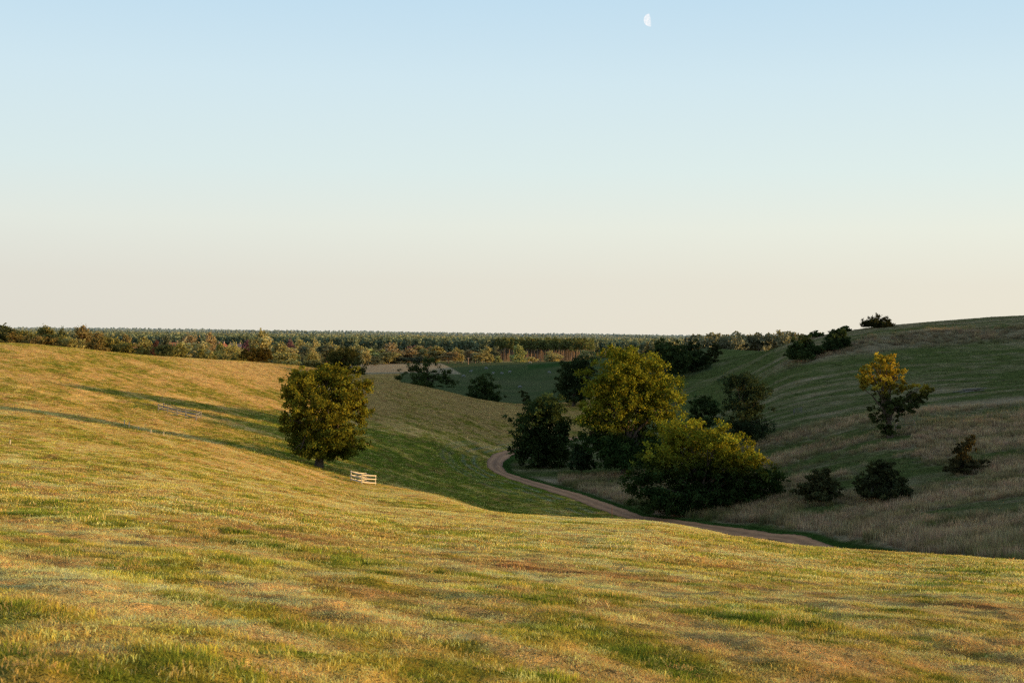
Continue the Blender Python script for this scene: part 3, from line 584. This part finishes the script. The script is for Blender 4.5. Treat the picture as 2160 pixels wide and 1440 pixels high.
# pines
MPB = mat_rough("pine_bark", (.20, .135, .09), (.38, .26, .17), 3, (1, 1, .3), .3)
def pine_mesh(seed):
    q = np.random.default_rng(seed); V1, F1 = tube([(0,0,-1),(.05,0,6),(0,.05,13),(0,0,19)], [.25,.22,.18,.07], 5)
    L = [(q.normal()*.4, q.normal()*.4, 13.6 + 1.5 * k, 2.1 - .28 * k, 2.1 - .28 * k, 1.2) for k in range(5)]
    V2, F2, C2, _ = crown_arrays(L, 420, 1.0, q, .9, .4, .55)
    return mesh_np("trunk", V1, F1, None, None, True), mesh_np("crown", V2, F2, None, C2)
PM = [pine_mesh(300 + k) for k in range(4)]
for a, b_ in PM: a.materials.append(MPB); b_.materials.append(ML)
npine = 0
for row in range(4):
    px = 1046 + row * 3
    while px < 1250 and npine < 190:
        y = 1330 + row * 22 + random.random() * 12 - (px - 1050) * .1; x = at(px, 740, y)[0]; gz = float(height(x, y)); sc = .92 + .2 * random.random()
        rt = empty("pine_tree", (x, y, gz), random.random() * 6.28); rt.scale = (sc, sc, sc)
        tag(rt, "tall pine with bare reddish trunk along the front edge of the forest", "tree", "pines along the front edge of the forest")
        cm, tm = PM[npine % 4][1], PM[npine % 4][0]; c1 = obj("crown", cm, None, rt); j = .8 + .4 * random.random(); c1.color = (.20 * j, .21 * j, .075 * j, 1); obj("trunk", tm, None, rt)
        npine += 1; px += 3.4 + random.random() * 3.4

MFAR = mat_leaf("forest_leaves", .2, 'tint', 'INSTANCER', False)
MFART = MPB
pc = bpy.data.collections.new("forest_sources")
for k in range(3):
    q = np.random.default_rng(400 + k); L = [(0, 0, 11 + 2 * j, 2.4 - .35 * j, 2.4 - .35 * j, 1.6) for j in range(4)]
    V2, F2, C2, _ = crown_arrays(L, 150, 1.7, q, .9, .4, .6); V1, F1 = tube([(0,0,0),(0,0,8),(0,0,15)], [.35,.28,.12], 4)
    me = mesh_np(f"far_pine_{k}", np.vstack([V2, V1]), np.vstack([F2, F1 + len(V2)])); me.materials.append(MFAR); me.materials.append(MPB)
    mi = np.zeros(len(F2) + len(F1), np.int32); mi[len(F2):] = 1; me.polygons.foreach_set("material_index", mi)
    pc.objects.link(bpy.data.objects.new(f"far_pine_{k}", me))
dc = bpy.data.collections.new("wood_sources")
for k in range(3):
    q = np.random.default_rng(500 + k); L = [(q.normal() * 1.5, q.normal() * 1.5, 6 + 4 * q.random(), 3.2, 3.2, 2.8) for j in range(5)]
    V2, F2, C2, _ = crown_arrays(L, 420, 1.3, q, .9, .4, .8); me = mesh_np(f"far_broadleaf_{k}", V2, F2); me.materials.append(MFAR)
    dc.objects.link(bpy.data.objects.new(f"far_broadleaf_{k}", me))
def far_points(y0, y1, sp, cond):
    y = y0; out = []
    while y < y1:
        s = sp(y); n = int(.86 * y / s); xs = (np.arange(n) - n / 2) * s + rng.random(n) * s * .8; ys = y + rng.random(n) * s * .7
        kk = cond(xs, ys); out.append(np.stack([xs[kk], ys[kk]], 1)); y += s * .9
    return np.vstack(out)
def px_of(x, y): return 1080 + 3000 * x / y
fp = far_points(1210, 7000, lambda y: max(6.5, .0052 * y), lambda x, y: ((y > 1425 + 30 * vnoise(x / 60, x * 0, 3)) | ((px_of(x, y) < 1050) & (y > 1350)) ) & (fbm(x / 200, y / 260, 150, 2) > .26))
z = height(fp[:, 0], fp[:, 1]); s_ = (.85 + .35 * rng.random(len(fp))) * (1 + .25 * sstep(2000, 5000, fp[:, 1]))
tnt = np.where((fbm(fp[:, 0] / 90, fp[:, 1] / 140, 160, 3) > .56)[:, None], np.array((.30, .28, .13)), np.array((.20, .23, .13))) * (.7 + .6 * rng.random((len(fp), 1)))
hz = sstep(1200, 4800, fp[:, 1])[:, None]; tnt = lerp(tnt, np.array((.38, .47, .52)), hz * .9)  # distance haze mixed into the tree tint
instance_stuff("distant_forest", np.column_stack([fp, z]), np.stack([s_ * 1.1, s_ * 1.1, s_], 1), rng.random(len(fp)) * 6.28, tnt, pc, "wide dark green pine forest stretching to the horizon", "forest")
fw = far_points(700, 1300, lambda y: 8.5, lambda x, y: ((px_of(x, y) > 1460) & (px_of(x, y) < 1720) & (y > 900) & (y < 1250)))
z = np.interp(fw[:, 1], [850, 1050, 1250], [-20, -13, -11]) * 1.0; z = np.minimum(z, height(fw[:, 0], fw[:, 1]) + 0) * 0 + height(fw[:, 0], fw[:, 1])
s_ = .9 + .35 * rng.random(len(fw)); tnt = np.array((.22, .21, .12)) * (.65 + .7 * rng.random((len(fw), 1)))
instance_stuff("distant_woodland", np.column_stack([fw, z]), np.stack([s_, s_, s_ * 1.1], 1), rng.random(len(fw)) * 6.28, tnt, dc, "rounded broadleaf wood on the far rise behind the ridge", "wood")
print("counts", npine, len(fp), len(fw))

# ------------------------------------------------------------------ fences
def boxmesh(p, qv, w, h, name="rail"):
    """beam from p to q, w thick sideways, h high"""
    p = np.array(p, float); qv = np.array(qv, float); t = qv - p; L = np.linalg.norm(t); t /= L
    up = np.array((0, 0, 1.)) if abs(t[2]) < .9 else np.array((0, 1., 0)); s = np.cross(t, up); s /= np.linalg.norm(s); u = np.cross(s, t)
    bv = .12 * min(w, h); Vs = []
    ring = [(-w/2+bv, -h/2), (w/2-bv, -h/2), (w/2, -h/2+bv), (w/2, h/2-bv), (w/2-bv, h/2), (-w/2+bv, h/2), (-w/2, h/2-bv), (-w/2, -h/2+bv)]
    for e in (0, .5, 1):
        for a, b_ in ring: Vs.append(p + t * L * e + s * a + u * b_ + (np.array((0, 0, -.012 * L)) if e == .5 and abs(t[2]) < .9 else 0))
    Fs = [(k + r * 8, (k + 1) % 8 + r * 8, (k + 1) % 8 + r * 8 + 8, k + r * 8 + 8) for r in (0, 1) for k in range(8)]
    me = bpy.data.meshes.new(name); me.from_pydata([tuple(v) for v in Vs], [], Fs + [tuple(range(7, -1, -1)), tuple(range(16, 24))]); me.update(); return me
def fence(corners, edges, hgt, rails, label, mat, name="wooden_fence", pw=.11, rh=.10, rt=.045, group=None, cat="fence"):
    c0 = np.array((*corners[0], 0.)); c0[2] = float(height(c0[0], c0[1])); root = empty(name, c0); tag(root, label, cat, group)
    P3 = []
    for k, (x, y) in enumerate(corners):
        z = float(height(x, y)); b0 = np.array((x, y, z)) - c0; P3.append(b0); jit = np.array((random.uniform(-.03, .03), random.uniform(-.03, .03), random.uniform(-.04, .04)))
        obj("post", boxmesh(b0 - (0, 0, .3), b0 + (0, 0, hgt) + jit, pw, pw, "post"), mat, root)
    for (i, j) in edges:
        d = P3[j] - P3[i]; nrm = np.array((d[1], -d[0], 0)); nrm /= np.linalg.norm(nrm); nrm = nrm if nrm[1] < 0 else -nrm
        for rz in rails:
            off = nrm * (pw / 2 + rt / 2 + .003); e = d / np.linalg.norm(d) * .04
            obj("rail", boxmesh(P3[i] + off - e + (0, 0, rz + random.uniform(-.02, .02)), P3[j] + off + e + (0, 0, rz + random.uniform(-.02, .02)), rt, rh, "rail"), mat, root)
    return root
def on(px, y): p = at(px, 1000, y); return (p[0], y)
fence([on(740.5, 167.5), on(771.5, 169.8), on(792, 167.2), on(763.5, 164.8)], [(0, 1), (1, 2), (3, 2), (0, 3)], 1.22, [.28, .70, 1.12], "sunlit timber pen of three rails beside the lone oak", MWOOD, rh=.12)
q0 = pick(334, 866, 100); yb = q0[1]
pts = [on_ for on_ in [(at(334, 866, yb)[0], yb), (at(354, 870, yb - 3)[0], yb - 3), (at(374, 873, yb - 6)[0], yb - 6), (at(392, 876, yb - 9)[0], yb - 9), (at(414, 878, yb - 11)[0], yb - 11), (at(424, 876, yb - 3)[0], yb - 3), (at(345, 866, yb + 4)[0], yb + 4)]]
fence(pts, [(0, 1), (1, 2), (2, 3), (3, 4), (4, 5), (5, 6), (6, 0)], 1.15, [.45, 1.02], "weathered two-rail pen around tall grass on the left slope in tree shadow", MWOODG, rh=.13, pw=.15)
def small_pen(px, py, y0, wpx, dpx, hgt, rails, label, mat, rh=.08):
    b = pick(px, py, y0); y = b[1]; return fence([(at(px, py, y)[0], y), (at(px + wpx, py, y)[0], y), (at(px + wpx * .9, py, y + dpx)[0], y + dpx), (at(px + wpx * .1, py, y + dpx)[0], y + dpx)], [(0, 1), (1, 2), (2, 3), (3, 0)], hgt, rails, label, mat, rh=rh)
small_pen(1888, 908, 190, 42, 2.5, 1.1, [.35, .7, 1.02], "pale three-rail fence beside the trunk of the golden-topped tree", MPALE)
small_pen(1674, 874, 200, 17, 2.0, 1.0, [.45, .9], "small grey pen on the shaded grass behind the airy tree", MPALE, .06)
# hurdle heap on the hillside
b = pick(2050, 826, 200); root = empty("log_pile", b); tag(root, "low grey heap of logs lying on the green hillside", "log pile")
for k in range(9):
    xx = random.uniform(-1.9, 1.9); zz = .12 + .2 * (k % 3); q = np.array((xx, random.uniform(-.4, .4), zz)); t = np.array((random.uniform(.9, 1.9), random.uniform(-.5, .5), random.uniform(-.05, .12)))
    v, f = tube([q - t, q, q + t], [.1, .12, .09], 7); g0 = [float(height(b[0] + p[0], b[1] + p[1])) - b[2] for p in v]; v[:, 2] += np.array(g0); obj("log", mesh_np("log", v, f), MPALE, root)
# row of stakes on the left slope
st = [(262, 897, 12), (272, 903, 13), (292, 907, 8), (318, 914, 9), (345, 919, 9), (21, 936, 9)]
lb = ["slim stake at the upper end of the grassy strip", "tallest pale stake at the upper end of the grassy strip", "short stake among tall grass near the top of the strip", "short stake halfway down the grassy strip", "last stake at the lower end of the grassy strip", "lone stake on the sunlit slope at the picture's left edge"]
for (px, py, hp), l_ in zip(st, lb):
    b = pick(px, py, 90); hh = hp * b[1] / 3000
    o = obj("stake", boxmesh((0, 0, -.3), (.03, 0, hh), .09, .09, "stake"), MWOOD); o.location = b; tag(o, l_, "stake", "stakes on the left slope")
# pole by the stubble field
b = np.array((at(988, 760, 745)[0], 745, 0)); b[2] = float(height(b[0], b[1])); root = empty("pole", b); tag(root, "short brown pole at the corner of the stubble field", "pole")
obj("shaft", boxmesh((0, 0, -.3), (0, 0, 3.6), .5, .5, "shaft"), MPB, root); obj("crossbar", boxmesh((-.6, -.3, 3.3), (.6, -.3, 3.3), .2, .3, "crossbar"), MPB, root)
pf = [(at(px, 760, y)[0], y) for px, y in [(930, 790), (945, 782), (960, 775), (975, 768), (988, 760), (1003, 757), (1018, 755), (1034, 753)]]
fence(pf, [(k, k + 1) for k in range(7)], 1.2, [.5, 1.05], "thin dark fence line between the stubble field and the belt trees", MPB, pw=.25, rh=.12)

# ------------------------------------------------------------------ houses
MBR = mat_rough("brick_wall", (.32, .20, .14), (.48, .34, .25), 2); MRF = mat_rough("clay_roof", (.26, .08, .045), (.40, .15, .08), 2); MWIN = mat_rough("window_glass", (.03, .035, .04), (.06, .07, .08), 2, rough=.2); MCH = mat_rough("pale_wall", (.5, .45, .38), (.65, .6, .52), 1)
MRG = mat_rough("slate_roof", (.12, .10, .10), (.2, .16, .15), 2)
def house(px, top, y, L, D, rz, label, walls=MBR, roof=MRF, drop=0):
    x = at(px, 720, y)[0]; gz = float(height(x, y)); rt = at(px, top, y)[2]; hw = max(2.6, rt - gz - D * .35) ; ridge = hw + D * .35
    root = empty("house", (x, y, gz), rz); tag(root, label, "house", None)
    def pd(name, V_, F_, m, par=root):
        me = bpy.data.meshes.new(name); me.from_pydata(V_, [], F_); me.update(); return obj(name, me, m, par)
    a, d = L / 2, D / 2
    pd("wall", [(-a,-d,-1),(a,-d,-1),(a,d,-1),(-a,d,-1),(-a,-d,hw),(a,-d,hw),(a,d,hw),(-a,d,hw),(-a,0,ridge-.1),(a,0,ridge-.1)], [(0,1,5,4),(1,2,6,9,5),(2,3,7,6),(3,0,4,8,7)], walls)
    e = .35; rf = pd("roof", [(-a-e,-d-e,hw-.2),(a+e,-d-e,hw-.2),(a+e,0,ridge),(-a-e,0,ridge),(-a-e,d+e,hw-.2),(a+e,d+e,hw-.2),(-a-e,-d-e,hw-.35),(a+e,-d-e,hw-.35),(a+e,0,ridge-.15),(-a-e,0,ridge-.15),(-a-e,d+e,hw-.35),(a+e,d+e,hw-.35)], [(0,1,2,3),(3,2,5,4),(7,6,9,8),(8,9,10,11),(0,6,7,1),(4,5,11,10),(1,7,8,2),(2,8,11,5),(6,0,3,9),(9,3,4,10)], roof)
    for sx in (-a + .5, a - .9): 
        o = obj("chimney", boxmesh((sx, 0, ridge - .6), (sx, 0, ridge + 1.2), .7, .9, "chimney"), MBR, root); o.parent = rf
    for wx in np.linspace(-a + 1.5, a - 1.5, 3):
        for wz in ((1.3, 3.9) if hw > 4.6 else (1.3,)):
            fr = obj("window", boxmesh((wx - .55, -d - .04, wz), (wx + .55, -d - .04, wz), .08, 1.3, "window"), MCH, root)
            gl = obj("pane", boxmesh((wx - .45, -d - .09, wz), (wx + .45, -d - .09, wz), .03, 1.1, "pane"), MWIN, root); gl.parent = fr
    return root
house(629, 741, 960, 8.5, 5.5, .35, "brick house with red roof among the village trees nearest the lone oak")
house(367, 722, 900, 6, 5, .2, "red roof showing beside the palest large village tree")
house(468, 724, 900, 6, 5, 1.1, "gabled brick house end glimpsed between the village trees")
house(497, 725, 960, 8, 5, .1, "long low slate roof beside the gabled brick end", roof=MRG)
house(598, 745, 900, 8, 5.5, .3, "dark-roofed barn behind the pale tree at the crest", MBR, MRG)
house(289, 727, 900, 5, 4, .1, "reddish roof low among the trees left of the copper tree")
house(678, 752, 820, 4, 4, .1, "small pinkish roof peeping beside the dark olive tree")
house(1143, 715, 2600, 14, 8, .1, "tiny red-roofed house in the middle of the pine forest")

# ------------------------------------------------------------------ sheep
MWOOL = mat_rough("wool", (.2, .19, .17), (.32, .3, .27), 8, bump=.8)
def sheep_mesh(graze):
    J = [((0,0,.72),.26),((.38,0,.72),.27),((-.38,0,.72),.27),((.56,0,.80),.15)]
    E = [(0,1),(0,2),(1,3)]
    hd = [((.72,0,.55),.09),((.84,0,.28),.08),((.90,0,.14),.05)] if graze else [((.70,0,.98),.10),((.86,0,1.0),.08),((.98,0,.93),.05)]
    n0 = len(J); J += hd; E += [(3, n0), (n0, n0+1), (n0+1, n0+2)]
    for bx in (1, 2):
        for sy in (-.14, .14):
            x = J[bx][0][0]; bk = -.04 if bx == 2 else .0; n0 = len(J)
            J += [((x, sy, .5), .10), ((x + bk, sy, .28), .055), ((x, sy, .02), .045)]; E += [(bx, n0), (n0, n0+1), (n0+1, n0+2)]
    n0 = len(J); J += [((-.66, 0, .72), .06)]; E += [(2, n0)]
    me = bpy.data.meshes.new("sheep"); me.from_pydata([j[0] for j in J], E, []); me.update()
    o = bpy.data.objects.new("tmp", me); COL.objects.link(o); sk = o.modifiers.new("skin", 'SKIN'); sd_ = o.modifiers.new("sub", 'SUBSURF'); sd_.levels = 1; sd_.render_levels = 1
    for k, j in enumerate(J): me.skin_vertices[0].data[k].radius = (j[1], j[1])
    me.skin_vertices[0].data[0].use_root = True
    dg = bpy.context.evaluated_depsgraph_get(); m2 = bpy.data.meshes.new_from_object(o.evaluated_get(dg)); bpy.data.objects.remove(o)
    m2.materials.clear(); m2.materials.append(MWOOL); m2.name = "sheep"
    for p in m2.polygons: p.use_smooth = True
    return m2
SM = [sheep_mesh(True), sheep_mesh(False)]
shp = [(977,796,"at the left end of the flock"),(993,786,"second in the flock, above the leftmost"),(1026,779,"highest of the left part of the flock"),(1039,790,"just above the compact dark round tree"),(1059,790,"right of the round dark tree, nearest its crown"),(1075,787,"rightmost of the group above the round dark tree"),(1158,788,"alone near the dark rounded tree in shade"),(1096,819,"alone and nearest, right of the round dark tree"),(1119,767,"alone just under the pasture's crest"),(1108,763,"on the pasture's crest before the pines"),(1140,762,"right of the others on the pasture's crest")]
for k, (px, py, l_) in enumerate(shp):
    b = pick(px, py, 440, 900); o = obj("sheep", SM[k % 2 if k != 7 else 0]); o.location = b; o.rotation_euler = (0, 0, random.choice([0, 3.1]) + random.uniform(-.5, .5)); s = 1.2; o.scale = (s, s, s)
    tag(o, "pale sheep " + ("grazing " if (k % 2 == 0 or k == 7) else "standing ") + l_, "sheep", "sheep on the shaded pasture")

# dead weed stems in the verge
MWEED = mat_rough("dead_stem", (.10, .045, .03), (.2, .10, .06), 6)
for k, (px, py, y, h_, l_) in enumerate([(1465, 1103, 165, 1.0, "dark red dead dock stems at the edge of the domed tree's grass"), (2003, 1165, 110, 1.0, "dark dead dock stems in the verge near the right edge"), (2090, 1172, 105, 1.0, "bushier dark dead dock stems farthest right in the verge"), (1287, 1100, 92, .9, "single dead weed stem sticking up at the crest of the near slope"), (1620, 1112, 150, 1.1, "reddish dead stalks in the dark grass bank beyond the path")]):
    x = at(px, py, y)[0]; q = np.random.default_rng(700 + k); Vs, Fs, off = [], [], 0
    for j in range(1 if k == 3 else 26):
        a0 = q.normal(size=2) * .25; tip = np.array((a0[0] + q.normal() * .2, a0[1] + q.normal() * .2, h_ * (.6 + .5 * q.random())))
        v, f = tube([(a0[0], a0[1], -.1), (a0 + tip[:2]).tolist() + [tip[2] * .5] if False else ((a0[0] + tip[0]) / 2, (a0[1] + tip[1]) / 2, tip[2] * .5), tip], [.012, .016, .02] if k == 3 else [.025, .03, .035], 4); Vs.append(v); Fs.append(f + off); off += len(v)
    o = obj("dead_weed", mesh_np("dead_weed", np.vstack(Vs), np.vstack(Fs)), MWEED); o.location = (x, y, float(height(x, y))); tag(o, l_, "weed", "dead weed stems")

# ------------------------------------------------------------------ moon
SUN_AZ, SUN_EL = math.radians(105), math.radians(4.6)
SD = Vector((math.sin(SUN_AZ) * math.cos(SUN_EL), math.cos(SUN_AZ) * math.cos(SUN_EL), math.sin(SUN_EL)))
mp = Vector(at(1371.5, 42.5, 9000)); mr = 13.6 / 3000 * 9000
u_, v_ = np.meshgrid(np.linspace(0, 2 * math.pi, 64, endpoint=False), np.linspace(0, math.pi, 33), indexing='ij')
mv = np.stack([np.sin(v_) * np.cos(u_), np.sin(v_) * np.sin(u_), np.cos(v_)], -1).reshape(-1, 3) * mr
a, b = np.meshgrid(np.arange(64), np.arange(32), indexing='ij')
mf = np.stack([a * 33 + b, a * 33 + b + 1, ((a + 1) % 64) * 33 + b + 1, ((a + 1) % 64) * 33 + b], -1).reshape(-1, 4)
m, nt, nd, lk = new_mat("moon_surface")
out = N(nd, 'ShaderNodeOutputMaterial'); ad = N(nd, 'ShaderNodeAddShader'); tr = N(nd, 'ShaderNodeBsdfTransparent'); em = N(nd, 'ShaderNodeEmission')
ge = N(nd, 'ShaderNodeNewGeometry'); dt = N(nd, 'ShaderNodeVectorMath', operation='DOT_PRODUCT'); lk.new(ge.outputs['Normal'], dt.inputs[0]); dt.inputs[1].default_value = (SD.x * .985, SD.y * .985 + .0, SD.z + .05)
rp = ramp(nd, lk, dt.outputs['Value'], [(0, 0), (.02, .35), (.2, .85), (.6, 1)])  # sunlit half of the disc drawn as glow along the sun direction
tcn = N(nd, 'ShaderNodeTexCoord'); nn = noise(nd, lk, tcn.outputs['Object'], .06, 5, .6); mr_ = ramp(nd, lk, nn.outputs['Fac'], [(.4, .5), (.62, 1)])
bf = N(nd, 'ShaderNodeMath', operation='SUBTRACT'); bf.inputs[0].default_value = 1; lk.new(ge.outputs['Backfacing'], bf.inputs[1])
x1 = N(nd, 'ShaderNodeMath', operation='MULTIPLY'); lk.new(rp, x1.inputs[0]); lk.new(mr_, x1.inputs[1]); x2 = N(nd, 'ShaderNodeMath', operation='MULTIPLY'); lk.new(x1.outputs[0], x2.inputs[0]); lk.new(bf.outputs[0], x2.inputs[1])
lk.new(x2.outputs[0], em.inputs['Strength']); em.inputs['Color'].default_value = (.42, .23, .12, 1)
lk.new(tr.outputs[0], ad.inputs[0]); lk.new(em.outputs[0], ad.inputs[1]); lk.new(ad.outputs[0], out.inputs[0])
mo = obj("moon", mesh_np("moon", mv, mf[:, ::-1] * 1, None, None, True), m); mo.location = mp; tag(mo, "pale half moon high in the blue evening sky", "moon")

# ------------------------------------------------------------------ sun and sky
sl = bpy.data.lights.new("sun", 'SUN'); so = bpy.data.objects.new("sun", sl); COL.objects.link(so)
sl.energy = 5.0; sl.angle = math.radians(.53); sl.color = (1, .66, .28); so.rotation_euler = SD.to_track_quat('Z', 'Y').to_euler()
wd = bpy.data.worlds.new("World"); scene.world = wd; wd.use_nodes = True; nd, lk = wd.node_tree.nodes, wd.node_tree.links; nd.clear()
out = nd.new('ShaderNodeOutputWorld'); bg = nd.new('ShaderNodeBackground'); sky = nd.new('ShaderNodeTexSky'); sky.sky_type = 'NISHITA'; sky.sun_disc = False
sky.sun_elevation = SUN_EL; sky.sun_rotation = SUN_AZ; sky.altitude = 50; sky.air_density = 1; sky.dust_density = 1.2; sky.ozone_density = 1.5
tcn = nd.new('ShaderNodeTexCoord'); sp = nd.new('ShaderNodeSeparateXYZ'); lk.new(tcn.outputs['Generated'], sp.inputs[0])
def lin(*c): return tuple(((v / 255 + .055) / 1.055) ** 2.4 if v > 10 else v / 3294 for v in c)
el = lambda deg: math.sin(math.radians(deg)) 
rp = ramp(nd, lk, sp.outputs['Z'], [(0, lin(214, 210, 199)), (el(2), lin(214, 212, 202)), (el(4.2), lin(217, 222, 214)), (el(6.5), lin(209, 224, 224)), (el(10), lin(200, 221, 230)), (el(14), lin(182, 211, 230)), (el(20), lin(160, 190, 222)), (el(32), lin(140, 168, 200)), (el(80), lin(92, 116, 152))])
# a little warmer and brighter towards the sunny side near the horizon
wm_ = nd.new('ShaderNodeMapRange'); wm_.inputs[1].default_value = -.4; wm_.inputs[2].default_value = .5; lk.new(sp.outputs['X'], wm_.inputs[0])
zf = nd.new('ShaderNodeMapRange'); zf.inputs[1].default_value = 0; zf.inputs[2].default_value = .2; zf.inputs[3].default_value = 1; zf.inputs[4].default_value = 0.1; lk.new(sp.outputs['Z'], zf.inputs[0])
ml = nd.new('ShaderNodeMath'); ml.operation = 'MULTIPLY'; lk.new(wm_.outputs[0], ml.inputs[0]); lk.new(zf.outputs[0], ml.inputs[1])
c = mixrgb(nd, lk, 'MULTIPLY', ml.outputs[0], rp, (1.16, 1.12, 1.03))
c = mixrgb(nd, lk, 'MULTIPLY', .0, c, (1, 1, 1))
sc_ = nd.new('ShaderNodeVectorMath'); sc_.operation = 'SCALE'; lk.new(c, sc_.inputs[0]); sc_.inputs['Scale'].default_value = 11.3
c = mixrgb(nd, lk, 'MIX', .04, sc_.outputs[0], sky.outputs[0])
lk.new(c, bg.inputs[0]); bg.inputs[1].default_value = .1; lk.new(bg.outputs[0], out.inputs[0])
scene.view_settings.view_transform = 'Standard'; scene.view_settings.look = 'None'; scene.view_settings.exposure = 0
scene.cycles.use_denoising = False
scene.cycles.max_bounces = 6; scene.cycles.diffuse_bounces = 3; scene.cycles.transmission_bounces = 4; scene.cycles.transparent_max_bounces = 8
scene.cycles.filter_width = 1.3
